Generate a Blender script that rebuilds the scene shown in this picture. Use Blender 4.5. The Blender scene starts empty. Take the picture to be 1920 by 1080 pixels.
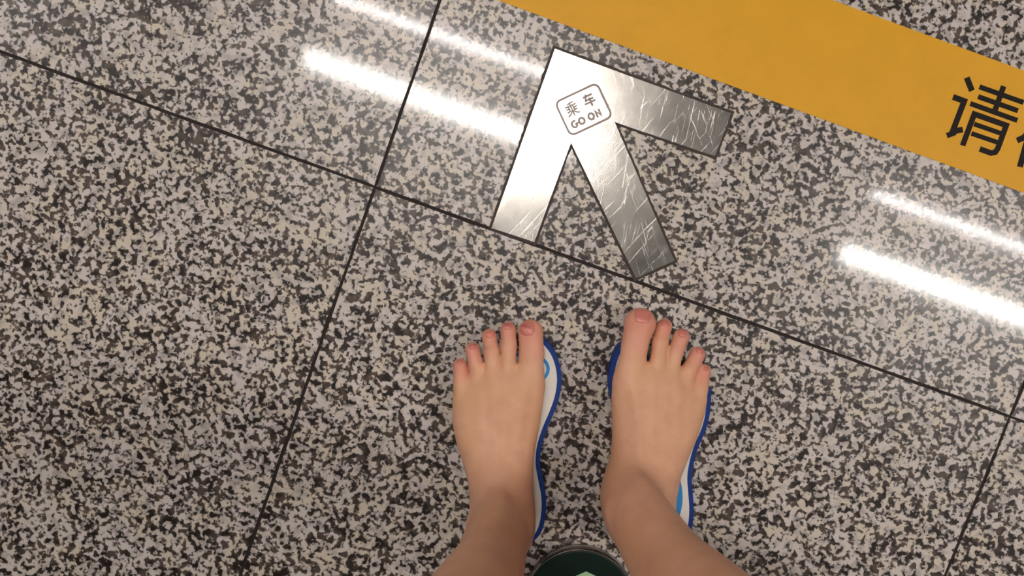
import bpy, bmesh, math, random
import numpy as np
from mathutils import Vector

# ------------------------------------------------------------------ camera
SC = bpy.context.scene
C = SC.collection
CAM_H = 0.95                       # phone held at waist height, almost straight down
F_PX = 1727.0                      # focal length for a 1920 px wide frame
AX, AY = -0.076089, 0.007851       # slight tilt back towards the feet
cam_d = bpy.data.cameras.new('camera')
cam_d.sensor_width = 36.0
cam_d.lens = 36.0 * F_PX / 1920.0
cam_d.clip_start = 0.01
cam_o = bpy.data.objects.new('camera', cam_d)
cam_o.location = (0, 0, CAM_H)
cam_o.rotation_euler = (AX, AY, 0)
C.objects.link(cam_o)
SC.camera = cam_o

# ------------------------------------------------------------------ world, exposure
W = bpy.data.worlds.new('station_ambient')
SC.world = W
W.use_nodes = True
W.node_tree.nodes['Background'].inputs[0].default_value = (1.0, 0.95, 0.90, 1)
W.node_tree.nodes['Background'].inputs[1].default_value = 0.15
vs = SC.view_settings
vs.view_transform = 'Standard'
vs.look = 'None'
vs.exposure = -0.16
vs.gamma = 1.0
vs.use_curve_mapping = False
TUBE_WIDE = 84.0                   # radiance of the wide diffusers
TUBE_THIN = 105.0                   # radiance of the bare tubes
SC.cycles.max_bounces = 4
SC.cycles.diffuse_bounces = 3
SC.cycles.glossy_bounces = 2
CEIL_Z = 3.0                       # height of the lamps

# ------------------------------------------------------------------ helpers
_ca, _sa, _cb, _sb = math.cos(AX), math.sin(AX), math.cos(AY), math.sin(AY)
ROT = np.array([[_cb, _sb*_sa, _sb*_ca], [0, _ca, -_sa], [-_sb, _cb*_sa, _cb*_ca]])

def at(px, py, z=0.0):
    """point of the photograph -> place in the station at height z"""
    d = ROT @ np.array([(px-960.0)/F_PX, (540.0-py)/F_PX, -1.0])
    t = (z-CAM_H)/d[2]
    return (d[0]*t, d[1]*t, z)

def mmpx(z=0.0):
    return (CAM_H-z)/F_PX

TH = -0.346255                     # direction of the tile rows
UX, UY = math.cos(TH), math.sin(TH)
def un(u, n, z=0.0):
    return (u*UX - n*UY, u*UY + n*UX, z)

def tag(o, label=None, cat=None, group=None, kind=None):
    if label: o['label'] = label
    if cat: o['category'] = cat
    if group: o['group'] = group
    if kind: o['kind'] = kind
    return o

def link(name, me, mat=None, parent=None):
    o = bpy.data.objects.new(name, me)
    C.objects.link(o)
    if mat is not None and me is not None and len(me.materials) == 0:
        me.materials.append(mat)
    if parent: o.parent = parent
    return o

def empty(name, loc=(0, 0, 0)):
    o = bpy.data.objects.new(name, None)
    o.empty_display_size = 0.05
    o.location = loc
    C.objects.link(o)
    return o

def mesh_from(name, verts, faces, smooth=False):
    me = bpy.data.meshes.new(name)
    me.from_pydata([tuple(map(float, v)) for v in verts], [], faces)
    me.update()
    if smooth:
        me.polygons.foreach_set('use_smooth', [True]*len(me.polygons))
    return me

def prism_bm(pts, z0, z1, bevel=0.0, segs=2):
    """closed outline (x,y list) extruded from z0 to z1"""
    bm = bmesh.new()
    a = sum(pts[i][0]*pts[(i+1) % len(pts)][1]-pts[(i+1) % len(pts)][0]*pts[i][1] for i in range(len(pts)))
    if a < 0: pts = pts[::-1]
    lo = [bm.verts.new((p[0], p[1], z0)) for p in pts]
    hi = [bm.verts.new((p[0], p[1], z1)) for p in pts]
    n = len(pts)
    top = bm.faces.new(hi)
    bm.faces.new(lo[::-1])
    for i in range(n):
        bm.faces.new((lo[i], lo[(i+1) % n], hi[(i+1) % n], hi[i]))
    if bevel:
        bmesh.ops.bevel(bm, geom=list(top.edges), offset=bevel, segments=segs, affect='EDGES', profile=0.5)
    bmesh.ops.triangulate(bm, faces=[f for f in bm.faces if len(f.verts) > 4])
    return bm

def bm_mesh(name, bm, smooth=False):
    me = bpy.data.meshes.new(name)
    bm.to_mesh(me); bm.free()
    if smooth:
        me.polygons.foreach_set('use_smooth', [True]*len(me.polygons))
    return me

def prism(name, pts, z0, z1, mat, parent=None, bevel=0.0, segs=2):
    return link(name, bm_mesh(name, prism_bm(pts, z0, z1, bevel, segs)), mat, parent)

def box_bm(bm, x0, x1, y0, y1, z0, z1, xf=None):
    vs_ = []
    for z in (z0, z1):
        for (x, y) in ((x0, y0), (x1, y0), (x1, y1), (x0, y1)):
            vs_.append(bm.verts.new(xf(x, y, z) if xf else (x, y, z)))
    for f in ((3, 2, 1, 0), (4, 5, 6, 7), (0, 1, 5, 4), (1, 2, 6, 5), (2, 3, 7, 6), (3, 0, 4, 7)):
        bm.faces.new([vs_[i] for i in f])

def strokes_mesh(name, lines, z0, z1):
    """each line: (list of world xy, half width); one closed ribbon prism per line"""
    bm = bmesh.new()
    for li, (pts, hw, closed) in enumerate(lines):
        n = len(pts)
        z1 = z1+0.00001*min(li, 1)
        L, R_ = [], []
        for i in range(n):
            p = Vector(pts[i])
            a = Vector(pts[(i-1) % n]) if (i > 0 or closed) else None
            b = Vector(pts[(i+1) % n]) if (i < n-1 or closed) else None
            d0 = (p-a).normalized() if a is not None else None
            d1 = (b-p).normalized() if b is not None else None
            if d0 is None: d0 = d1
            if d1 is None: d1 = d0
            n0 = Vector((-d0.y, d0.x)); n1 = Vector((-d1.y, d1.x))
            m = (n0+n1).normalized()
            k = hw/max(0.45, m.dot(n0))
            L.append(p+m*k); R_.append(p-m*k)
        def ring(ps, z): return [bm.verts.new((q.x, q.y, z)) for q in ps]
        lt, rt, lb, rb = ring(L, z1), ring(R_, z1), ring(L, z0), ring(R_, z0)
        rng = range(n if closed else n-1)
        for i in rng:
            j = (i+1) % n
            bm.faces.new((rt[i], rt[j], lt[j], lt[i]))
            bm.faces.new((lb[i], lb[j], rb[j], rb[i]))
            bm.faces.new((lt[i], lt[j], lb[j], lb[i]))
            bm.faces.new((rb[i], rb[j], rt[j], rt[i]))
        if not closed:
            bm.faces.new((lt[0], lb[0], rb[0], rt[0]))
            bm.faces.new((rt[-1], rb[-1], lb[-1], lt[-1]))
    return bm_mesh(name, bm)

def catmull(pts, per=8, closed=True):
    out = []
    n = len(pts)
    P = [np.array(p, float) for p in pts]
    for i in range(n if closed else n-1):
        p0 = P[(i-1) % n] if closed or i > 0 else P[i]
        p1, p2 = P[i], P[(i+1) % n]
        p3 = P[(i+2) % n] if closed or i < n-2 else P[i+1]
        for k in range(per):
            t = k/per
            out.append(tuple(0.5*((2*p1)+(p2-p0)*t+(2*p0-5*p1+4*p2-p3)*t*t+(3*p1-p0-3*p2+p3)*t**3)))
    if not closed: out.append(tuple(P[-1]))
    return out

def inset(pts, d):
    """shrink a smooth closed outline (ccw or cw) by d"""
    n = len(pts)
    a = sum(pts[i][0]*pts[(i+1) % n][1]-pts[(i+1) % n][0]*pts[i][1] for i in range(n))
    s = 1.0 if a > 0 else -1.0
    out = []
    for i in range(n):
        p, q = np.array(pts[(i-2) % n]), np.array(pts[(i+2) % n])
        t = (q-p)/np.linalg.norm(q-p)
        out.append((pts[i][0]-s*t[1]*d, pts[i][1]+s*t[0]*d))
    return out

def srgb(r, g, b):
    f = lambda c: (c/255/12.92) if c/255 <= 0.04045 else ((c/255+0.055)/1.055)**2.4
    return (f(r), f(g), f(b), 1.0)

# ------------------------------------------------------------------ materials
class N:
    def __init__(self, name):
        self.m = bpy.data.materials.new(name)
        self.m.use_nodes = True
        self.t = self.m.node_tree
        self.b = self.t.nodes['Principled BSDF']
    def node(self, typ, **kw):
        nd = self.t.nodes.new(typ)
        for k, v in kw.items():
            if k.startswith('i_'):
                nd.inputs[k[2:].replace('_', ' ')].default_value = v
            else:
                setattr(nd, k, v)
        return nd
    def l(self, a, b): self.t.links.new(a, b)
    def set(self, **kw):
        for k, v in kw.items(): self.b.inputs[k.replace('_', ' ')].default_value = v
        return self
    def math(self, op, a, b=None, clamp=False):
        nd = self.t.nodes.new('ShaderNodeMath'); nd.operation = op; nd.use_clamp = clamp
        for i, x in enumerate((a, b)):
            if x is None: continue
            if isinstance(x, (int, float)): nd.inputs[i].default_value = x
            else: self.l(x, nd.inputs[i])
        return nd.outputs[0]
    def noise(self, vec, scale, detail=2.0, rough=0.5, dist=0.0, w=None):
        nd = self.t.nodes.new('ShaderNodeTexNoise')
        nd.noise_dimensions = '4D' if w is not None else '3D'
        nd.inputs['Scale'].default_value = scale
        nd.inputs['Detail'].default_value = detail
        nd.inputs['Roughness'].default_value = rough
        nd.inputs['Distortion'].default_value = dist
        self.l(vec, nd.inputs['Vector'])
        if w is not None: self.l(w, nd.inputs['W'])
        return nd.outputs['Fac']
    def smooth(self, x, lo, hi):
        nd = self.t.nodes.new('ShaderNodeMapRange'); nd.interpolation_type = 'SMOOTHSTEP'
        nd.inputs['From Min'].default_value = lo; nd.inputs['From Max'].default_value = hi
        self.l(x, nd.inputs['Value'])
        return nd.outputs[0]
    def mix(self, fac, a, b):
        nd = self.t.nodes.new('ShaderNodeMix'); nd.data_type = 'RGBA'
        for k, x in ((0, fac), (6, a), (7, b)):
            if isinstance(x, (int, float)): nd.inputs[k].default_value = x
            elif isinstance(x, tuple): nd.inputs[k].default_value = x
            else: self.l(x, nd.inputs[k])
        return nd.outputs[2]
    def mapping(self, vec, scale=(1, 1, 1), rot=(0, 0, 0), loc=(0, 0, 0)):
        nd = self.t.nodes.new('ShaderNodeMapping')
        nd.inputs['Scale'].default_value = scale; nd.inputs['Rotation'].default_value = rot
        nd.inputs['Location'].default_value = loc
        self.l(vec, nd.inputs['Vector'])
        return nd.outputs[0]

def plain(name, col, rough=0.5, metal=0.0, var=0.06, scale=60, bump=0.0, **kw):
    """one colour with a little procedural variation"""
    g = N(name)
    co = g.node('ShaderNodeTexCoord').outputs['Object']
    nz = g.noise(co, scale, 4.0, 0.6)
    dark = tuple(c*(1-var*2) for c in col[:3])+(1,)
    g.l(g.mix(nz, dark, tuple(min(1, c*(1+var)) for c in col[:3])+(1,)), g.b.inputs['Base Color'])
    g.set(Roughness=rough, Metallic=metal, **kw)
    if bump:
        bp = g.node('ShaderNodeBump'); bp.inputs['Strength'].default_value = bump; bp.inputs['Distance'].default_value = 0.001
        g.l(g.noise(co, scale*6, 3.0), bp.inputs['Height']); g.l(bp.outputs[0], g.b.inputs['Normal'])
    return g.m

def granite():
    g = N('speckled_granite')
    co = g.node('ShaderNodeTexCoord').outputs['Object']
    rnd = g.node('ShaderNodeObjectInfo').outputs['Random']
    cx = g.node('ShaderNodeCombineXYZ')
    for kk in range(3): g.l(g.math('MULTIPLY', rnd, (13.0, 29.0, 7.0)[kk]), cx.inputs[kk])
    va = g.node('ShaderNodeVectorMath', operation='ADD')
    g.l(co, va.inputs[0]); g.l(cx.outputs[0], va.inputs[1])
    co = va.outputs[0]
    big = g.noise(co, 34, 2.0, 0.55)
    gr = g.noise(co, 158, 2.0, 0.5, 0.3)
    fine = g.noise(co, 290, 0.6, 0.5, 0.0)
    tone = g.noise(g.mapping(co, loc=(3, 1, 2)), 85, 1.0, 0.5)
    warm = g.noise(g.mapping(co, loc=(5, 2, 0)), 34, 1.0, 0.5)
    v = g.math('ADD', gr, g.math('MULTIPLY', g.math('SUBTRACT', big, 0.5), 0.30))
    v = g.math('ADD', v, g.math('MULTIPLY', g.math('SUBTRACT', fine, 0.5), 0.22))
    dark = g.smooth(v, 0.555, 0.425)                   # 1 on the dark grains
    speck = g.smooth(fine, 0.37, 0.28)
    dark = g.math('MAXIMUM', dark, speck)
    light_c = g.mix(g.smooth(warm, 0.42, 0.62), srgb(198, 188, 183), srgb(198, 186, 170))
    light_c = g.mix(g.smooth(tone, 0.30, 0.55), srgb(168, 158, 153), light_c)
    dark_c = g.mix(g.smooth(tone, 0.38, 0.66), srgb(30, 22, 18), srgb(78, 66, 60))
    g.l(g.mix(dark, light_c, dark_c), g.b.inputs['Base Color'])
    g.set(Roughness=0.32, IOR=1.5)
    g.b.inputs['Specular IOR Level'].default_value = 0.34
    g.b.inputs['Coat Weight'].default_value = 0.5
    g.b.inputs['Coat Roughness'].default_value = 0.062
    g.b.inputs['Coat IOR'].default_value = 1.45
    return g.m

def steel():
    g = N('brushed_steel')
    co = g.node('ShaderNodeTexCoord').outputs['Object']
    def scratches(ang, sx, sy, lo, hi, dist, loc):
        f = g.noise(g.mapping(g.mapping(co, rot=(0, 0, ang)), (sx, sy, 1), (0, 0, 0), loc), 1.0, 2.0, 0.55, dist)
        return g.smooth(f, lo, hi)
    brush = g.noise(g.mapping(g.mapping(co, rot=(0, 0, math.radians(-70))), (900, 25, 1)), 1.0, 3.0, 0.6)
    s1 = scratches(math.radians(42), 420, 14, 0.63, 0.70, 1.2, (0, 0, 0))
    s2 = scratches(math.radians(12), 460, 16, 0.64, 0.71, 1.6, (3, 2, 0))
    s3 = scratches(math.radians(-20), 420, 20, 0.64, 0.71, 1.4, (7, 1, 0))
    sc = g.math('MAXIMUM', s1, g.math('MAXIMUM', s2, s3))
    blot = g.noise(co, 26, 3.0, 0.6)
    col = g.mix(blot, srgb(138, 135, 131), srgb(166, 162, 156))
    g.l(g.mix(g.math('MULTIPLY', sc, 0.35), col, srgb(205, 201, 196)), g.b.inputs['Base Color'])
    r = g.math('ADD', 0.15, g.math('MULTIPLY', blot, 0.10))
    r = g.math('ADD', r, g.math('MULTIPLY', sc, 0.08))
    g.l(r, g.b.inputs['Roughness'])
    g.set(Metallic=1.0)
    bp = g.node('ShaderNodeBump'); bp.inputs['Strength'].default_value = 0.09; bp.inputs['Distance'].default_value = 0.0003
    g.l(g.math('SUBTRACT', g.math('MULTIPLY', brush, 0.35), sc), bp.inputs['Height'])
    g.l(bp.outputs[0], g.b.inputs['Normal'])
    return g.m

def skin():
    g = N('skin')
    co = g.node('ShaderNodeTexCoord').outputs['Object']
    pink = g.node('ShaderNodeAttribute', attribute_name='rosy').outputs['Fac']
    mott = g.noise(co, 55, 4.0, 0.55)
    base = g.mix(mott, srgb(200, 145, 116), srgb(226, 176, 144))
    base = g.mix(g.smooth(g.noise(co, 18, 2.0), 0.45, 0.7), base, srgb(211, 160, 122))
    base = g.mix(g.math('MULTIPLY', pink, 0.75), base, srgb(208, 128, 114))
    g.l(base, g.b.inputs['Base Color'])
    g.set(Roughness=0.52)
    g.b.inputs['Specular IOR Level'].default_value = 0.38
    g.b.inputs['Subsurface Weight'].default_value = 0.0
    g.b.inputs['Subsurface Radius'].default_value = (1.0, 0.35, 0.2)
    g.b.inputs['Subsurface Scale'].default_value = 0.004
    bp = g.node('ShaderNodeBump'); bp.inputs['Strength'].default_value = 0.22; bp.inputs['Distance'].default_value = 0.0006
    hs = g.math('ADD', g.noise(co, 420, 3.0, 0.6), g.math('MULTIPLY', g.noise(co, 130, 2.0), 0.8))
    g.l(hs, bp.inputs['Height']); g.l(bp.outputs[0], g.b.inputs['Normal'])
    return g.m

def emitter(name, col, s):
    g = N(name)
    g.b.inputs['Base Color'].default_value = (0.8, 0.8, 0.8, 1)
    g.b.inputs['Emission Color'].default_value = col
    g.b.inputs['Emission Strength'].default_value = s
    return g.m

M = {
    'granite': granite(),
    'grout': plain('dark_grout', srgb(38, 28, 24), 0.9, var=0.2, scale=300),
    'steel': steel(),
    'bed': plain('dark_adhesive', srgb(66, 55, 49), 0.8, var=0.25, scale=220),
    'print': plain('grey_brown_print', srgb(146, 131, 125), 0.5, var=0.10, scale=500),
    'yellow': plain('yellow_vinyl', srgb(220, 160, 22), 0.5, var=0.05, scale=30, bump=0.03, Specular_IOR_Level=0.3),
    'black': plain('black_ink', srgb(20, 10, 6), 0.6, var=0.1, scale=300, Specular_IOR_Level=0.2),
    'skin': skin(),
    'nail': plain('toenail_pink', srgb(206, 124, 112), 0.34, var=0.06, scale=150),
    'navy': plain('dark_blue_rubber', srgb(10, 50, 122), 0.6, var=0.06, scale=200, bump=0.05, Specular_IOR_Level=0.25),
    'white': plain('white_foam', srgb(226, 220, 212), 0.55, var=0.03, scale=200, bump=0.05),
    'cyan': plain('light_blue_foam', srgb(20, 128, 196), 0.5, var=0.04, scale=200, bump=0.05),
    'green': plain('dark_green_lacquer', srgb(2, 26, 18), 0.5, var=0.1, scale=80, Specular_IOR_Level=0.2),
    'pale': plain('pale_green_enamel', srgb(176, 214, 170), 0.4, var=0.04, scale=80),
    'rim': plain('silver_rim', srgb(150, 142, 134), 0.28, 1.0, var=0.05, scale=200),
    'shorts': plain('charcoal_cotton', srgb(52, 54, 60), 0.9, var=0.12, scale=300, bump=0.1),
    'ceiling': plain('grey_ceiling_paint', srgb(140, 138, 134), 0.9, var=0.02, scale=6),
    'housing': plain('white_enamel', srgb(228, 228, 226), 0.4, var=0.02, scale=10),
    'wide_lamp': emitter('lit_diffuser', (1.0, 0.955, 0.90, 1), TUBE_WIDE),
    'thin_lamp': emitter('lit_tube', (1.0, 0.92, 0.88, 1), TUBE_THIN),
}

# ------------------------------------------------------------------ floor: granite slabs
TILE = 0.70112
GAP = 0.0024
U0, N0 = -0.15010, -0.02077        # a joint crossing
random.seed(4)
base = bmesh.new()
S_ = TILE*3.2
box_bm(base, -S_, S_, -S_, S_, -0.03, -0.0011, lambda x, y, z: un(x+U0, y+N0, z))
floor = tag(link('floor', bm_mesh('floor', base), M['grout']), 'dark grout bed under the speckled granite floor slabs', kind='structure')

def slab_mesh(seed):
    rr = random.Random(seed)
    a = TILE/2-GAP/2
    pts = []
    K = 64
    for (sx, sy, ex, ey) in ((-1, -1, 1, -1), (1, -1, 1, 1), (1, 1, -1, 1), (-1, 1, -1, -1)):
        chip = 0.0
        for i in range(K):
            t = i/K
            x, y = sx+(ex-sx)*t, sy+(ey-sy)*t
            chip = 0.6*chip+rr.random()*0.0005
            if rr.random() < 0.035: chip += 0.0011*rr.random()
            d = 0.0 if i == 0 else chip*0.8
            nx, ny = (ey-sy)/2, -(ex-sx)/2
            pts.append((x*a-nx*d, y*a-ny*d))
    bm = prism_bm(pts, -0.018, 0.0, bevel=0.00045, segs=1)
    return bm_mesh('slab', bm)

slabs = [slab_mesh(s) for s in (1, 2, 3)]
for me in slabs: me.materials.append(M['granite'])
k = 0
for i in range(-3, 3):
    for j in range(-3, 3):
        o = link('slab', slabs[(i*2+j*5) % 3], None, floor)
        o.location = un(U0+(i+0.5)*TILE, N0+(j+0.5)*TILE, 0)
        o.rotation_euler.z = TH

# ------------------------------------------------------------------ ceiling and lamps
cb = bmesh.new()
box_bm(cb, -6.4, 6.4, -3.0, 4.2, CEIL_Z+0.16, CEIL_Z+0.26, lambda x, y, z: un(x, y, z))
tag(link('ceiling', bm_mesh('ceiling', cb), M['ceiling']), 'grey station ceiling above the platform', kind='structure')

def lamp_wide():
    h = bmesh.new()
    box_bm(h, -0.63, 0.63, -0.06, 0.06, 0.05, 0.16)
    d = bmesh.new()
    box_bm(d, -0.60, 0.60, -0.036, 0.036, 0.0, 0.0495)
    bmesh.ops.bevel(d, geom=[e for e in d.edges if abs(e.verts[0].co.z) < 1e-4 and abs(e.verts[1].co.z) < 1e-4], offset=0.012, segments=1, affect='EDGES')
    caps = []
    for s in (-1, 1):
        e = bmesh.new(); box_bm(e, min(s*0.60, s*0.63), max(s*0.60, s*0.63), -0.042, 0.042, -0.002, 0.0495)
        caps.append(('end_cap', bm_mesh('end_cap', e), 'housing'))
    return [('housing', bm_mesh('housing', h), 'housing'), ('diffuser', bm_mesh('diffuser', d), 'wide_lamp')]+caps

def lamp_thin():
    h = bmesh.new()
    box_bm(h, -0.63, 0.63, -0.022, 0.022, 0.05, 0.16)
    t = bmesh.new()
    bmesh.ops.create_cone(t, cap_ends=True, segments=8, radius1=0.014, radius2=0.014, depth=1.18)
    bmesh.ops.rotate(t, cent=(0, 0, 0), matrix=__import__('mathutils').Matrix.Rotation(math.pi/2, 3, 'Y'), verts=t.verts)
    bmesh.ops.translate(t, vec=(0, 0, 0.016), verts=t.verts)
    caps = []
    for s in (-1, 1):
        e = bmesh.new(); box_bm(e, min(s*0.59, s*0.63), max(s*0.59, s*0.63), -0.016, 0.016, -0.002, 0.0495)
        caps.append(('end_cap', bm_mesh('end_cap', e), 'housing'))
    return [('housing', bm_mesh('housing', h), 'housing'), ('tube', bm_mesh('tube', t), 'thin_lamp')]+caps

PERIOD = 2.43
def lamp_row(parts, n, mid, label, cat, name, group):
    for kx in range(-2, 3):
        r = empty(name, un(mid+PERIOD*kx, n, CEIL_Z))
        r.rotation_euler.z = TH
        where = ('at the left end of its row', 'second from the left in its row', 'above the steel arrow', 'second from the right in its row', 'at the right end of its row')[kx+2]
        tag(r, label+' '+where, cat, group)
        for (pn, me, mt) in parts:
            link(pn, me, M[mt], r)
lamp_row(lamp_wide(), 0.335, -0.485, 'wide fluorescent ceiling lamp with frosted diffuser', 'ceiling lamp', 'batten_lamp', 'wide ceiling lamps in a row')
lamp_row(lamp_thin(), 0.612, -0.465, 'narrow fluorescent ceiling lamp with bare tube', 'ceiling lamp', 'tube_lamp', 'bare tube ceiling lamps in a row')

# ------------------------------------------------------------------ yellow strip with characters
SZ = 0.0006
def P2(px, py): return at(px, py, 0)[:2]
sn0, sn1 = 0.19874, 0.31272
strip = empty('floor_strip', un(0.3, (sn0+sn1)/2, 0))
tag(strip, 'yellow adhesive warning strip with black Chinese characters on the granite floor', 'floor strip')
def child_at_world(o, parent):
    o.parent = parent
    o.matrix_parent_inverse = __import__('mathutils').Matrix.Translation(parent.location).inverted() if True else o.matrix_parent_inverse
    return o
sp = [un(-1.6, sn0)[:2], un(1.9, sn0)[:2], un(1.9, sn1)[:2], un(-1.6, sn1)[:2]]
child_at_world(prism('band', sp, 0.00002, SZ, M['yellow'], None, 0.0002, 1), strip)

def zs(pts, ox=1700, oy=100, k=3.859):
    return [P2(ox+x/k, oy+y/k) for (x, y) in pts]
hw = 5.4*mmpx()
qing = [
    ([(432, 176), (470, 272)], 1.0), ([(333, 316), (414, 346), (330, 566), (404, 552)], 1.0), ([(288, 596), (352, 572)], 0.95),
    ([(524, 243), (842, 356)], 0.85), ([(515, 314), (802, 416)], 0.85), ([(699, 238), (637, 412)], 0.95), ([(458, 364), (798, 486)], 0.85),
    ([(402, 668), (487, 440), (718, 522), (656, 690), (638, 716), (608, 722), (526, 692)], 0.95),
    ([(486, 512), (680, 580)], 0.8), ([(466, 580), (656, 645)], 0.8)]
child_at_world(link('character', strokes_mesh('character', [(zs(p), hw*w, False) for p, w in qing], SZ-0.0002, SZ+0.00025), M['black']), strip)
ren = [([(796, 632), (850, 606), (905, 520)], 1.0), ([(858, 600), (866, 640), (816, 822)], 1.0)]
child_at_world(link('character', strokes_mesh('character', [(zs(p), hw*w, False) for p, w in ren], SZ-0.0002, SZ+0.00025), M['black']), strip)

# ------------------------------------------------------------------ steel arrow plate
arrow_px = [(1040, 91), (1371, 212), (1340, 294), (1151, 228), (1265, 489), (1191.5, 522), (1070.5, 266), (1002, 454.5), (921, 428)]
arrow = empty('arrow_plate', P2(1080, 230)+(0,))
tag(arrow, 'scratched stainless steel boarding arrow set in the granite floor', 'arrow plate')
apts = [P2(*p) for p in arrow_px]
def offset_poly(pts, d):
    n = len(pts); out = []
    a = sum(pts[i][0]*pts[(i+1) % n][1]-pts[(i+1) % n][0]*pts[i][1] for i in range(n))
    s = 1.0 if a > 0 else -1.0
    for i in range(n):
        p = Vector(pts[i]); a_, b_ = Vector(pts[i-1]), Vector(pts[(i+1) % n])
        d0, d1 = (p-a_).normalized(), (b_-p).normalized()
        n0, n1 = Vector((d0.y, -d0.x))*s, Vector((d1.y, -d1.x))*s
        m = (n0+n1).normalized()
        q = p+m*(d/max(0.2, m.dot(n0)))
        out.append((q.x, q.y))
    return out
# dirty bed of adhesive showing as an uneven dark line round the plate
rb = random.Random(9)
bed = []
op = offset_poly(apts, 0.0004)
for i in range(len(op)):
    p, q = Vector(op[i]), Vector(op[(i+1) % len(op)])
    t = (q-p).normalized(); nn = Vector((-t.y, t.x))
    K = max(4, int((q-p).length/0.004))
    for j in range(K):
        w = (rb.random()-0.5)*0.0012 if 1 < j < K-1 else 0.0
        r = p+(q-p)*(j/K)+nn*w
        bed.append((r.x, r.y))
child_at_world(link('adhesive_bed', strokes_mesh('adhesive_bed', [(bed, 0.0022, True)], 0.00002, 0.0005), M['bed']), arrow)
child_at_world(prism('plate', apts, 0.0003, 0.0018, M['steel'], None, 0.00035, 2), arrow)

# printed badge
A5 = math.radians(-25.2)
B0 = (1010+219/7.2, 130+452/7.2)     # upper left corner of the badge in the photograph
def bd(x, y):                         # badge coordinates (right, down) in zoomed pixels
    gx = x*math.cos(A5)-y*math.sin(A5); gy = x*math.sin(A5)+y*math.cos(A5)
    return P2(B0[0]+gx/7.2, B0[1]+gy/7.2)
BW, BH, BR = 622, 498, 78
ring = []
for (cx, cy, a0) in ((BW-BR, BR, -90), (BW-BR, BH-BR, 0), (BR, BH-BR, 90), (BR, BR, 180)):
    for kk in range(7):
        a = math.radians(a0+15*kk)
        ring.append(bd(cx+BR*math.cos(a), cy+BR*math.sin(a)))
px5 = mmpx()/7.2
PZ0, PZ1 = 0.0016, 0.00195
child_at_world(link('badge_frame', strokes_mesh('badge_frame', [(ring, 13.5*px5, True)], PZ0, PZ1), M['print']), arrow)
def arc(cx, cy, rx, ry, a0, a1, k_=14):
    return [(cx+rx*math.cos(math.radians(a0+(a1-a0)*i/k_)), cy+ry*math.sin(math.radians(a0+(a1-a0)*i/k_))) for i in range(k_+1)]
lines = []
ly = 376
G = arc(116, ly, 36, 42, -48, -318, 16)
lines.append((G+[(154, ly+4), (118, ly+4)], 14, False))
lines.append((arc(222, ly, 37, 42, 0, 345, 18), 14, True))
lines.append((arc(362, ly, 37, 42, 0, 345, 18), 14, True))
lines.append(([(440, ly+50), (440, ly-38), (492, ly+38), (492, ly-50)], 14, False))
child_at_world(link('lettering', strokes_mesh('lettering', [([bd(*q) for q in p], w*px5, c) for p, w, c in lines], PZ0, PZ1), M['print']), arrow)
def hz(ox, oy, s, strokes, w):
    return [([bd(ox+x*s, oy+y*s) for (x, y) in st], w*px5, False) for st in strokes]
cheng = [[(0.78, 0.02), (0.3, 0.10)], [(0.08, 0.24), (0.92, 0.24)], [(0.5, 0.06), (0.5, 1.0)], [(0.1, 0.42), (0.36, 0.42)], [(0.64, 0.42), (0.92, 0.42)],
         [(0.33, 0.26), (0.33, 0.60), (0.10, 0.64)], [(0.67, 0.26), (0.67, 0.60), (0.90, 0.60)], [(0.47, 0.62), (0.30, 0.80), (0.05, 0.94)], [(0.53, 0.62), (0.70, 0.80), (0.95, 0.94)]]
che = [[(0.14, 0.16), (0.88, 0.16)], [(0.42, 0.0), (0.24, 0.46), (0.86, 0.46)], [(0.56, 0.32), (0.56, 1.0)], [(0.06, 0.68), (0.94, 0.68)]]
child_at_world(link('character', strokes_mesh('character', hz(74, 82, 190, cheng, 10), PZ0, PZ1), M['print']), arrow)
child_at_world(link('character', strokes_mesh('character', hz(342, 76, 178, che, 13), PZ0, PZ1), M['print']), arrow)

# ------------------------------------------------------------------ sandals
SOLE = 0.021
def sandal(outline_px, label, blue_w, ovals):
    pts = catmull([at(x, y, SOLE)[:2] for (x, y) in outline_px], 10)
    cx = sum(p[0] for p in pts)/len(pts); cy = sum(p[1] for p in pts)/len(pts)
    r = empty('sandal', (cx, cy, 0))
    tag(r, label, 'sandal', 'sandals under the bare feet')
    child_at_world(prism('sole', pts, 0.0, SOLE-0.001, M['navy'], None, 0.0022, 3), r)
    child_at_world(prism('white_band', inset(pts, blue_w), SOLE-0.002, SOLE-0.0004, M['white'], None, 0.0004, 1), r)
    for (ex, ey, erx, ery, ew) in ovals:
        ell = lambda d: [at(ex+(erx-d)*math.cos(2*math.pi*i/48), ey+(ery-d)*math.sin(2*math.pi*i/48), SOLE)[:2] for i in range(48)]
        st = prism('light_blue_oval', ell(0), SOLE-0.0014, SOLE-0.0001, M['cyan'], None, 0.0003, 1)
        child_at_world(st, r)
        child_at_world(prism('footbed_pad', ell(ew), SOLE-0.001, SOLE+0.0002, M['white'], None, 0.0003, 1), r)
    return r
left_out = [(1026, 641), (1042, 663), (1051, 690), (1053, 718), (1048, 748), (1038, 776), (1025, 807), (1015.5, 838), (1013, 869), (1018, 900), (1023.5, 931), (1023.5, 962),
            (1017, 993), (1003, 1013), (978, 1026), (948, 1026), (922, 1010), (908, 980), (902, 940), (890, 890), (872, 840), (860, 790), (856, 765), (868, 742), (890, 718), (920, 700), (950, 686), (978, 668), (1002, 645), (1014, 636)]
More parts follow.
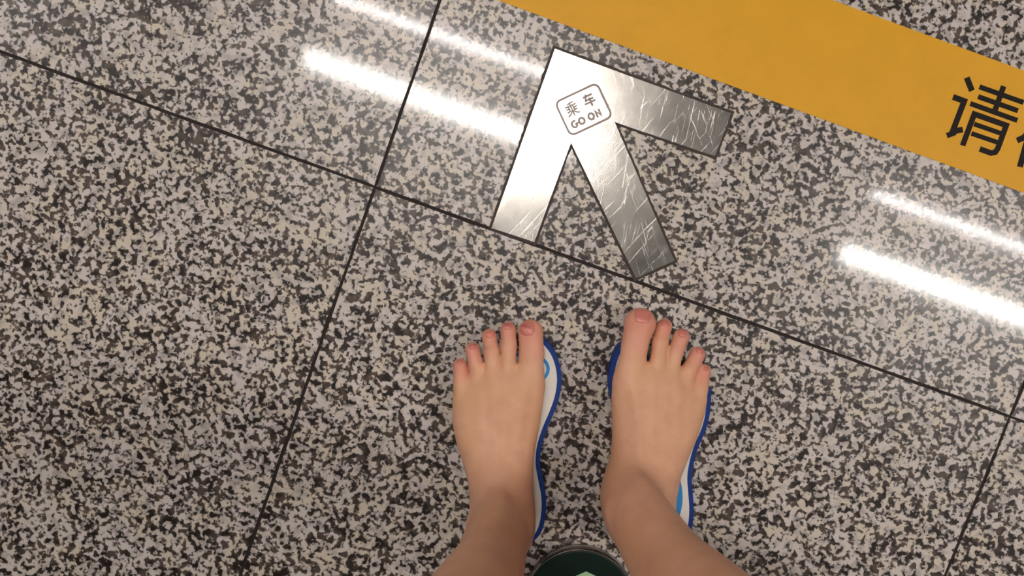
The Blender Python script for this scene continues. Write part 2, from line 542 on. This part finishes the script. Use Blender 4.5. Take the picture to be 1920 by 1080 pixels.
right_out = [(1160, 651), (1148, 678), (1142, 712), (1146, 748), (1158, 790), (1168, 830), (1170, 870), (1166, 910), (1166, 960), (1174, 1000), (1196, 1024), (1228, 1034), (1262, 1030), (1286, 1014),
             (1296.6, 993), (1300.5, 972), (1301, 948), (1299, 921), (1297.6, 894), (1302, 866), (1310, 839), (1322, 811), (1330, 784), (1333.5, 753), (1332, 727), (1316, 716), (1284, 704), (1250, 690), (1222, 676), (1200, 656), (1180, 642)]
sandal(left_out, 'flat sandal sole with blue rim and white inlay under the left foot', 0.0048, [(985, 692, 46, 32, 6.5), (952, 950, 34, 56, 12)])
sandal(right_out, 'flat sandal sole with blue rim and light blue stripe under the right foot', 0.0048, [(1236, 738, 60, 30, 6), (1228, 932, 52, 78, 14)])

# ------------------------------------------------------------------ green tin between the heels
TZ = 0.016
tc = at(1086, 1131, TZ)
tin = empty('round_tin', (tc[0], tc[1], 0))
tag(tin, 'shallow round dark green tin with a silver rim on the floor between the heels', 'tin')
RT = 108*mmpx(TZ)
def lathe(prof, seg=72):
    vs_, fs = [], []
    for (r, z) in prof:
        for i in range(seg):
            a = 2*math.pi*i/seg
            vs_.append((r*math.cos(a), r*math.sin(a), z))
    m = len(prof)
    for j in range(m-1):
        for i in range(seg):
            a, b = j*seg+i, j*seg+(i+1) % seg
            fs.append((a, b, b+seg, a+seg))
    fs.append(tuple(range(seg))[::-1]); fs.append(tuple(range((m-1)*seg, m*seg)))
    return mesh_from('lathe', vs_, fs, False)
link('body', lathe([(RT-0.004, 0.0), (RT-0.002, 0.0012), (RT-0.002, TZ-0.004)]), M['green'], tin)
w_ = 4.5*mmpx(TZ)
rim = lathe([(RT-0.0008, 0.0015), (RT, 0.003), (RT, TZ-0.0018), (RT-0.0012, TZ-0.0002), (RT-w_*0.6, TZ), (RT-w_, TZ-0.0008), (RT-w_-0.0006, TZ-0.003)])
rim.polygons.foreach_set('use_smooth', [True]*len(rim.polygons))
link('rim', rim, M['rim'], tin)
link('lid', lathe([(RT-w_, TZ-0.006), (RT-w_, TZ-0.0022), (RT-w_-0.002, TZ-0.0018)]), M['green'], tin)
em = [(0.0018, 0), (0.0318, -0.0125), (0.024, -0.050), (-0.0205, -0.050), (-0.0285, -0.0125)]
ap = at(1096, 1072.5, TZ)
prism('emblem', [(ap[0]-tc[0]+x*0.9, ap[1]-tc[1]+y) for x, y in em], TZ-0.002, TZ-0.0013, M['pale'], tin, 0.0003, 1)

# ------------------------------------------------------------------ person: bare legs and feet
F32 = np.float32
def smin(a, b, k_):
    h = np.clip(0.5+0.5*(b-a)/k_, 0, 1)
    return b*(1-h)+a*h-k_*h*(1-h)

def rcone(X, Y, Z, a, b, ra, rb_, sq=1.0):
    """capsule between a and b whose radius runs from ra to rb"""
    d = np.array(b)-np.array(a); L2 = float(d@d)
    t = np.clip(((X-a[0])*d[0]+(Y-a[1])*d[1]+(Z-a[2])*d[2])/L2, 0, 1)
    dz = (Z-a[2]-t*d[2])/sq
    return np.sqrt((X-a[0]-t*d[0])**2+(Y-a[1]-t*d[1])**2+dz**2)-(ra+t*(rb_-ra))

FB = SOLE+0.0001                   # the feet rest on the soles
class Leg:
    def __init__(s, foot, heel, leg, toes, med, tendons, mall):
        s.med = med
        st = []
        for (py, xl, xr, zt, ze) in foot:
            a, b = at(xl, py, ze), at(xr, py, ze)
            st.append(((a[1]+b[1])/2, (a[0]+b[0])/2, (b[0]-a[0])/2, zt))
        for (dy, cx_, hw_, zt) in heel:
            st.append((at(0, dy, 0.04)[1], at(cx_, dy, 0.04)[0], hw_, zt))
        st.sort()
        s.st = np.array(st)
        s.leg = leg
        s.toes = []
        for chain in toes:
            c = []
            for (px, py, r, lift, sq) in chain:
                rw = r*mmpx(0.035)
                z = FB+rw*sq+lift
                c.append((at(px, py, z), rw, sq))
            s.toes.append(c)
        s.tend = tendons
        s.mall = mall
    def foot_d(s, X, Y, Z):
        y = s.st[:, 0]
        cx = np.interp(Y, y, s.st[:, 1]); hw_ = np.interp(Y, y, s.st[:, 2]); zt = np.interp(Y, y, s.st[:, 3])
        dx = (X-cx)/hw_
        tilt = 1+0.14*s.med*np.clip(dx, -1, 1)
        h = (zt-FB)*tilt
        zc = FB+0.40*h
        up = np.clip(Z-zc, 0, None)/(0.60*h); dn = np.clip(zc-Z, 0, None)/(0.40*h)
        q = np.where(Z > zc, (np.abs(dx)**2.3+up**2.0)**(1/2.15), (np.abs(dx)**3.2+dn**3.2)**(1/3.2))
        d = (q-1)*np.minimum(hw_, 0.6*h)
        over = np.maximum(Y-y[-1], y[0]-Y)
        return np.maximum(d, over+np.maximum(d, -0.004)*0.2)
    def leg_d(s, X, Y, Z):
        L = s.leg
        cx = np.interp(Z, L[:, 0], L[:, 1]); cy = np.interp(Z, L[:, 0], L[:, 2])
        rx = np.interp(Z, L[:, 0], L[:, 3]); ry = np.interp(Z, L[:, 0], L[:, 4])
        q = np.sqrt(((X-cx)/rx)**2+((Y-cy)/ry)**2)
        d = (q-1)*np.minimum(rx, ry)
        return np.maximum(d, L[0, 0]-Z)
    def dist(s, X, Y, Z):
        d = smin(s.foot_d(X, Y, Z), s.leg_d(X, Y, Z), 0.022)
        for (p, r, k_) in s.mall:
            d = smin(d, np.sqrt((X-p[0])**2+(Y-p[1])**2+(Z-p[2])**2)-r, k_)
        for (pa, pb, amp, w) in s.tend:                     # tendons and creases: small ridges on the surface
            dd = np.array(pb)-np.array(pa)
            t = np.clip(((X-pa[0])*dd[0]+(Y-pa[1])*dd[1])/(dd[0]**2+dd[1]**2), 0, 1)
            e2 = (X-pa[0]-t*dd[0])**2+(Y-pa[1]-t*dd[1])**2
            zz = pa[2]+t*dd[2]
            d = d-amp*np.exp(-e2/w**2)*np.exp(-((Z-zz)/0.022)**2)*np.sin(np.pi*np.clip(t, 0.02, 0.98))**0.5
        low = Z < 0.085
        if low.any():
            zi = np.where(low[0, 0])[0][-1]+1 if low.ndim == 3 else None
            if zi is not None:
                Xs, Ys, Zs, ds = X[..., :], Y[..., :], Z[..., :zi], d[..., :zi]
                td = s.toes_d(Xs, Ys, Zs)
                d[..., :zi] = smin(ds, td, 0.0052)
            else:
                d = smin(d, s.toes_d(X, Y, Z), 0.0052)
        return np.maximum(d, (FB-Z))
    def toes_d(s, X, Y, Z):
        td = None
        for c in s.toes:
            t = None
            for (a, ra, sa_), (b, rb_, sb_) in zip(c[:-1], c[1:]):
                e = rcone(X, Y, Z, a, b, ra, rb_, 0.5*(sa_+sb_))
                t = e if t is None else smin(t, e, 0.004)
            td = t if td is None else smin(td, t, 0.0012)
        return td
    def top_z(s, x, y, z0=0.09, z1=FB):
        zz = np.linspace(z0, z1, 700)
        d = s.dist(np.full(700, x), np.full(700, y), zz)
        i = np.argmax(d < 0)
        return float(zz[i])

def surface_nets(fn, xs, ys, zs):
    X = xs[:, None, None].astype(F32); Y = ys[None, :, None].astype(F32); Z = zs[None, None, :].astype(F32)
    V = np.array(fn(X, Y, Z), dtype=F32)
    V = np.broadcast_to(V, (len(xs), len(ys), len(zs)))
    ins = V < 0
    c = ins[:-1, :-1, :-1].astype(np.int8)
    tot = np.zeros_like(c)
    for a in (0, 1):
        for b in (0, 1):
            for e in (0, 1):
                tot += ins[a:a+c.shape[0], b:b+c.shape[1], e:e+c.shape[2]]
    act = (tot > 0) & (tot < 8)
    I, J, K = np.nonzero(act)
    idx = np.full(act.shape, -1, np.int64); idx[I, J, K] = np.arange(len(I))
    acc = np.zeros((len(I), 3)); cnt = np.zeros(len(I))
    cor = [(a, b, e) for a in (0, 1) for b in (0, 1) for e in (0, 1)]
    for p in cor:
        for ax in range(3):
            if p[ax]: continue
            q = list(p); q[ax] = 1
            va = V[I+p[0], J+p[1], K+p[2]]; vb = V[I+q[0], J+q[1], K+q[2]]
            m = (va < 0) != (vb < 0)
            den = np.where(m, va-vb, 1)
            t = np.where(m, va/den, 0)
            A = np.stack([xs[I+p[0]], ys[J+p[1]], zs[K+p[2]]], 1); B = np.stack([xs[I+q[0]], ys[J+q[1]], zs[K+q[2]]], 1)
            acc += np.where(m[:, None], A+(B-A)*t[:, None], 0); cnt += m
    P = acc/cnt[:, None]
    faces = []
    s0 = V.shape
    # edges along x, y, z with a sign change -> quad of the four cells round it
    for ax in range(3):
        sl_a = [slice(None)]*3; sl_b = [slice(None)]*3
        sl_a[ax] = slice(0, -1); sl_b[ax] = slice(1, None)
        a_in = ins[tuple(sl_a)]; b_in = ins[tuple(sl_b)]
        ch = a_in != b_in
        u, w = (ax+1) % 3, (ax+2) % 3
        G_ = np.array(np.nonzero(ch)).T
        ok = (G_[:, u] > 0) & (G_[:, w] > 0) & (G_[:, u] < s0[u]-1) & (G_[:, w] < s0[w]-1)
        G_ = G_[ok]
        def cell(du, dw):
            g2 = G_.copy(); g2[:, u] += du; g2[:, w] += dw
            return idx[g2[:, 0], g2[:, 1], g2[:, 2]]
        qd = np.stack([cell(-1, -1), cell(0, -1), cell(0, 0), cell(-1, 0)], 1)
        fl = a_in[G_[:, 0], G_[:, 1], G_[:, 2]]
        qd = np.where(fl[:, None], qd, qd[:, ::-1])
        faces.append(qd[(qd >= 0).all(1)])
    return P, np.concatenate(faces)

def leg_table(p12, p215, knee, hip):
    """axis of the leg: height, x, y, half width, half depth"""
    a, b = np.array(at(*p12, 0.12)), np.array(at(*p215, 0.215))
    rows = []
    prof = [(0.042, 0.022, 0.026, -0.010), (0.060, 0.0245, 0.031, -0.007), (0.09, 0.0275, 0.036, -0.003), (0.12, 0.0272, 0.0375, 0.0), (0.145, 0.0285, 0.038, 0.0), (0.18, 0.0290, 0.040, -0.001),
            (0.215, 0.0302, 0.044, -0.003), (0.26, 0.037, 0.051, -0.007), (0.31, 0.045, 0.058, -0.012), (0.35, 0.0495, 0.061, -0.012), (0.40, 0.047, 0.056, -0.006), (0.45, 0.046, 0.054, 0.002),
            (0.50, 0.051, 0.058, 0.002), (0.58, 0.060, 0.067, 0.0), (0.66, 0.070, 0.076, -0.004), (0.74, 0.080, 0.086, -0.008)]
    for (z, rx, ry, dy) in prof:
        if z <= 0.12: c = a+(b-a)*0.2*(z-0.12)/0.095
        elif z <= 0.215: c = a+(b-a)*(z-0.12)/0.095
        elif z <= 0.46: c = b+(np.array(knee)-b)*(z-0.215)/(0.46-0.215)
        else: c = np.array(knee)+(np.array(hip)-np.array(knee))*(z-0.46)/(0.78-0.46)
        rows.append((z, c[0], c[1]+dy, rx, ry))
    T = np.array(rows)
    zz = np.linspace(T[0, 0], T[-1, 0], 160)
    out = [zz]
    for cidx in range(1, 5):                                    # soften the profile
        v = np.interp(zz, T[:, 0], T[:, cidx])
        kern = np.hanning(13); kern /= kern.sum()
        out.append(np.convolve(np.pad(v, 6, mode='edge'), kern, mode='valid'))
    return np.stack(out, 1)

la = np.array(at(936, 998, 0.12)); lb_ = np.array(at(913, 1080, 0.215))
ra_ = np.array(at(1199, 975, 0.12)); rb2 = np.array(at(1268, 1080, 0.215))
lknee = (lb_[0]-0.035, lb_[1]-0.006, 0.46); rknee = (rb2[0]+0.045, rb2[1]-0.006, 0.46)
midx = (lknee[0]+rknee[0])/2
lhip = (midx-0.085, lknee[1]-0.01, 0.78); rhip = (midx+0.085, lknee[1]-0.01, 0.78)

def tz(px, py, z): return at(px, py, z)
left = Leg(
    foot=[(688, 905, 1012, 0.040, 0.035), (700, 890, 1018, 0.046, 0.035), (722, 862, 1021, 0.052, 0.035), (748, 849, 1019, 0.058, 0.035), (790, 847, 1013, 0.068, 0.04), (830, 855, 1005, 0.079, 0.045),
          (870, 868, 1000, 0.092, 0.05), (905, 877, 999, 0.103, 0.055), (940, 886, 999, 0.105, 0.05)],
    heel=[(975, 944, 0.0300, 0.098), (1000, 944, 0.0272, 0.088), (1016, 945, 0.0232, 0.075), (1026, 946, 0.0165, 0.060), (1031, 946, 0.0080, 0.048)],
    leg=leg_table((935, 998), (913, 1080), lknee, lhip),
    toes=[[(995, 622, 24.0, 0.0, 0.86), (997, 662, 22.5, 0.003, 0.88), (991, 722, 27, 0.004, 0.9)],
          [(953, 617, 15.0, 0.0, 1.0), (954, 648, 14.2, 0.0055, 1.0), (951, 715, 17, 0.009, 1.0)],
          [(917.5, 630.5, 14.5, 0.0, 1.0), (922, 661, 13.6, 0.0055, 1.0), (925, 724, 16.5, 0.008, 1.0)],
          [(886.5, 656, 15.0, 0.0, 1.0), (893, 687, 13.6, 0.0050, 1.0), (900, 738, 16, 0.006, 1.0)],
          [(863, 685.5, 14.2, 0.0, 1.0), (865, 716, 14.2, 0.0035, 1.0), (873, 765, 17.5, 0.003, 1.0)]],
    med=1,
    tendons=[(tz(992, 690, 0.05), tz(968, 850, 0.09), 0.0024, 0.0052), (tz(951, 690, 0.05), tz(945, 850, 0.09), 0.0019, 0.0045),
             (tz(923, 700, 0.05), tz(925, 840, 0.085), 0.0018, 0.0045), (tz(898, 720, 0.048), tz(905, 830, 0.075), 0.0014, 0.0045),
             (tz(955, 800, 0.075), tz(938, 950, 0.14), 0.0020, 0.0075)],
    mall=[((la[0]+0.0165, la[1]+0.004, 0.108), 0.0085, 0.016), ((la[0]-0.0205, la[1]-0.004, 0.098), 0.0085, 0.016)])
right = Leg(
    foot=[(682, 1166, 1262, 0.040, 0.035), (695, 1156, 1284, 0.046, 0.035), (720, 1148, 1308, 0.052, 0.035), (750, 1146, 1324, 0.058, 0.035), (785, 1147, 1320, 0.067, 0.04), (820, 1148, 1309, 0.077, 0.045),
          (855, 1146, 1293, 0.089, 0.05), (890, 1139, 1278, 0.102, 0.055), (925, 1136, 1268, 0.105, 0.05)],
    heel=[(960, 1202, 0.0320, 0.100), (990, 1206, 0.0300, 0.090), (1010, 1210, 0.0260, 0.076), (1022, 1212, 0.0185, 0.060), (1027, 1213, 0.0090, 0.048)],
    leg=leg_table((1199, 975), (1266, 1080), rknee, rhip),
    toes=[[(1200, 607, 30.5, 0.0, 0.74), (1190, 648, 24.0, 0.003, 0.86), (1181, 712, 29, 0.004, 0.86)],
          [(1246, 611.5, 14.8, 0.0, 1.0), (1238, 643, 14.2, 0.0055, 1.0), (1229, 712, 17, 0.009, 1.0)],
          [(1277.5, 631.5, 16.0, 0.0, 1.0), (1266, 660, 13.8, 0.0055, 1.0), (1254, 718, 17, 0.008, 1.0)],
          [(1307.5, 664.5, 15.5, 0.0, 1.0), (1294, 692, 14.0, 0.0050, 1.0), (1276, 738, 16.5, 0.006, 1.0)],
          [(1319, 696, 14.2, 0.0, 1.0), (1312, 726, 14.6, 0.0035, 1.0), (1300, 768, 17.5, 0.003, 1.0)]],
    med=-1,
    tendons=[(tz(1183, 690, 0.05), tz(1205, 850, 0.09), 0.0024, 0.0052), (tz(1229, 690, 0.05), tz(1226, 840, 0.09), 0.0019, 0.0045),
             (tz(1254, 700, 0.05), tz(1248, 830, 0.085), 0.0018, 0.0045), (tz(1280, 720, 0.048), tz(1268, 820, 0.075), 0.0014, 0.0045),
             (tz(1198, 790, 0.075), tz(1205, 950, 0.14), 0.0034, 0.0085)],
    mall=[((ra_[0]-0.0165, ra_[1]+0.004, 0.108), 0.0085, 0.016), ((ra_[0]+0.0255, ra_[1]-0.004, 0.098), 0.0085, 0.016)])

def grid_for(leg, x0, x1, y0, y1):
    zs_ = np.concatenate([np.arange(FB-0.003, 0.13, 0.00145), np.arange(0.13, 0.30, 0.0035), np.arange(0.30, 0.735, 0.010)])
    return np.arange(x0, x1, 0.00145), np.arange(y0, y1, 0.00145), zs_

allV, allF, rosy, off = [], [], [], 0
for lg, ex in ((left, (840, 1035)), (right, (1120, 1345))):
    T = lg.leg
    x0 = min(at(ex[0], 700, 0.02)[0], (T[:, 1]-T[:, 3]).min())-0.006
    x1 = max(at(ex[1], 700, 0.02)[0], (T[:, 1]+T[:, 3]).max())+0.006
    y0 = min(at(0, 1040, 0.04)[1], (T[:, 2]-T[:, 4]).min())-0.006
    y1 = at(0, 565, 0.03)[1]
    gx, gy, gz = grid_for(lg, x0, x1, y0, y1)
    P, Fq = surface_nets(lg.dist, gx, gy, gz)
    r = np.zeros(len(P))
    for ti, c in enumerate(lg.toes):
        tip, rw, _ = c[0]; mid = c[1][0]
        d = np.sqrt((P[:, 0]-tip[0])**2+(P[:, 1]-tip[1])**2)
        r = np.maximum(r, np.clip(1.25-d/(rw*2.1), 0, 1)*(0.85 if ti else 0.75))
    allV.append(P); allF.append(Fq+off); rosy.append(r); off += len(P)
# pelvis joins the legs under the shorts
pc = np.array([(lhip[0]+rhip[0])/2, lhip[1]-0.01, 0.80])
pv, pf = surface_nets(lambda X, Y, Z: smin(smin(rcone(X, Y, Z, lhip[:2]+(0.70,), tuple(pc+[-0.07, 0, 0.03]), 0.076, 0.09), rcone(X, Y, Z, rhip[:2]+(0.70,), tuple(pc+[0.07, 0, 0.03]), 0.076, 0.09), 0.05),
                                           rcone(X, Y, Z, tuple(pc), tuple(pc+[0, 0, 0.12]), 0.11, 0.10), 0.06),
                      np.arange(pc[0]-0.25, pc[0]+0.25, 0.008), np.arange(pc[1]-0.16, pc[1]+0.16, 0.008), np.arange(0.60, 1.04, 0.008))
allV.append(pv); allF.append(pf+off); rosy.append(np.zeros(len(pv)))
V = np.concatenate(allV); Fa = np.concatenate(allF); RO = np.concatenate(rosy)
root = (float(pc[0]), float(pc[1]), 0.0)
person = empty('person', root)
tag(person, 'person standing with bare feet on two flat blue and white sandals, legs apart', 'person')
bme = bpy.data.meshes.new('body')
bme.from_pydata((V-np.array(root)).tolist(), [], Fa.tolist())
bme.update()
bme.polygons.foreach_set('use_smooth', [True]*len(bme.polygons))
at_ = bme.attributes.new('rosy', 'FLOAT', 'POINT')
at_.data.foreach_set('value', RO.astype(F32))
body = link('body', bme, M['skin'], person)
sm = body.modifiers.new('smooth', 'SMOOTH'); sm.factor = 0.5; sm.iterations = 3

# toenails follow the surface of each toe
def nail(leg, cx, cy, w, l, ang):
    nu, nv = 9, 9
    vs_, fs = [], []
    ca, sa = math.cos(math.radians(ang)), math.sin(math.radians(ang))
    c0 = at(cx, cy, 0.035)
    toe = min((c[0] for c in leg.toes), key=lambda q: (q[0][0]-c0[0])**2+(q[0][1]-c0[1])**2)
    zlow = toe[0][2]+0.55*toe[1]*toe[2]
    for j in range(nv):
        for i in range(nu):
            u = -1+2*i/(nu-1); v = -1+2*j/(nv-1)
            fu, fv = u*math.sqrt(1-0.36*v*v), v*math.sqrt(1-0.36*u*u)
            x = fu*w/2; y = fv*l/2
            px, py = cx+x*ca-y*sa, cy+x*sa+y*ca
            z = 0.04
            for _ in range(4):
                wp = at(px, py, z)
                z = max(leg.top_z(wp[0], wp[1]), zlow)
            edge = max(abs(u), abs(v))
            h = 0.00075*(1-edge**4) - 0.0001
            wp = at(px, py, z)
            vs_.append((wp[0]-root[0], wp[1]-root[1], z+h))
    n = nu*nv
    for (x, y, z) in list(vs_[:n]): vs_.append((x, y, z-0.0014))
    q = lambda i, j: j*nu+i
    for j in range(nv-1):
        for i in range(nu-1):
            fs.append((q(i, j+1), q(i+1, j+1), q(i+1, j), q(i, j)))
            fs.append((q(i, j)+n, q(i+1, j)+n, q(i+1, j+1)+n, q(i, j+1)+n))
    bd_ = [q(i, 0) for i in range(nu)]+[q(nu-1, j) for j in range(1, nv)]+[q(i, nv-1) for i in range(nu-2, -1, -1)]+[q(0, j) for j in range(nv-2, 0, -1)]
    for a, b in zip(bd_, bd_[1:]+bd_[:1]):
        fs.append((a, b, b+n, a+n))
    me = mesh_from('toenail', vs_, fs, True)
    link('toenail', me, M['nail'], person)
for args in ((989, 617, 28, 27, 3), (952, 612, 19, 13, 0), (919, 628, 18, 13, -8), (887, 650, 15, 11, -12), (862, 680, 12, 9, -10)):
    nail(left, *args)
for args in ((1205, 594, 33, 26, 6), (1247, 607, 18, 13, 12), (1280, 626, 17, 14, 18), (1312, 659, 14, 10, 25), (1324, 692, 10, 9, 15)):
    nail(right, *args)

# shorts
def shorts_mesh():
    secs = []
    seg = 40
    vs_, fs = [], []
    def ringv(cx, cy, rx, ry, z):
        b = len(vs_)
        for i in range(seg):
            a = 2*math.pi*i/seg
            w = 1+0.03*math.sin(5*a+z*30)
            vs_.append((cx+rx*w*math.cos(a)-root[0], cy+ry*w*math.sin(a)-root[1], z))
        return b
    def tube(rings, cap0=False, cap1=False):
        ids = [ringv(*r) for r in rings]
        for a, b in zip(ids[:-1], ids[1:]):
            for i in range(seg):
                j = (i+1) % seg
                fs.append((a+i, a+j, b+j, b+i))
        if cap1: fs.append(tuple(ids[-1]+i for i in range(seg)))
    for hip, kn in ((lhip, lknee), (rhip, rknee)):
        rings = []
        for (z, g) in ((0.57, 0.086), (0.565, 0.094), (0.60, 0.098), (0.68, 0.103), (0.76, 0.110), (0.82, 0.10)):
            t = min(1, (z-0.46)/0.32)
            rings.append((kn[0]+(hip[0]-kn[0])*t, kn[1]+(hip[1]-kn[1])*t, g, g*1.05, z))
        tube(rings)
    tube([(pc[0], pc[1], 0.165, 0.115, 0.74), (pc[0], pc[1], 0.185, 0.13, 0.80), (pc[0], pc[1], 0.18, 0.13, 0.88), (pc[0], pc[1], 0.16, 0.12, 0.96), (pc[0], pc[1], 0.155, 0.115, 1.05)], cap1=True)
    return mesh_from('shorts', vs_, fs, True)
sh = link('shorts', shorts_mesh(), M['shorts'], person)
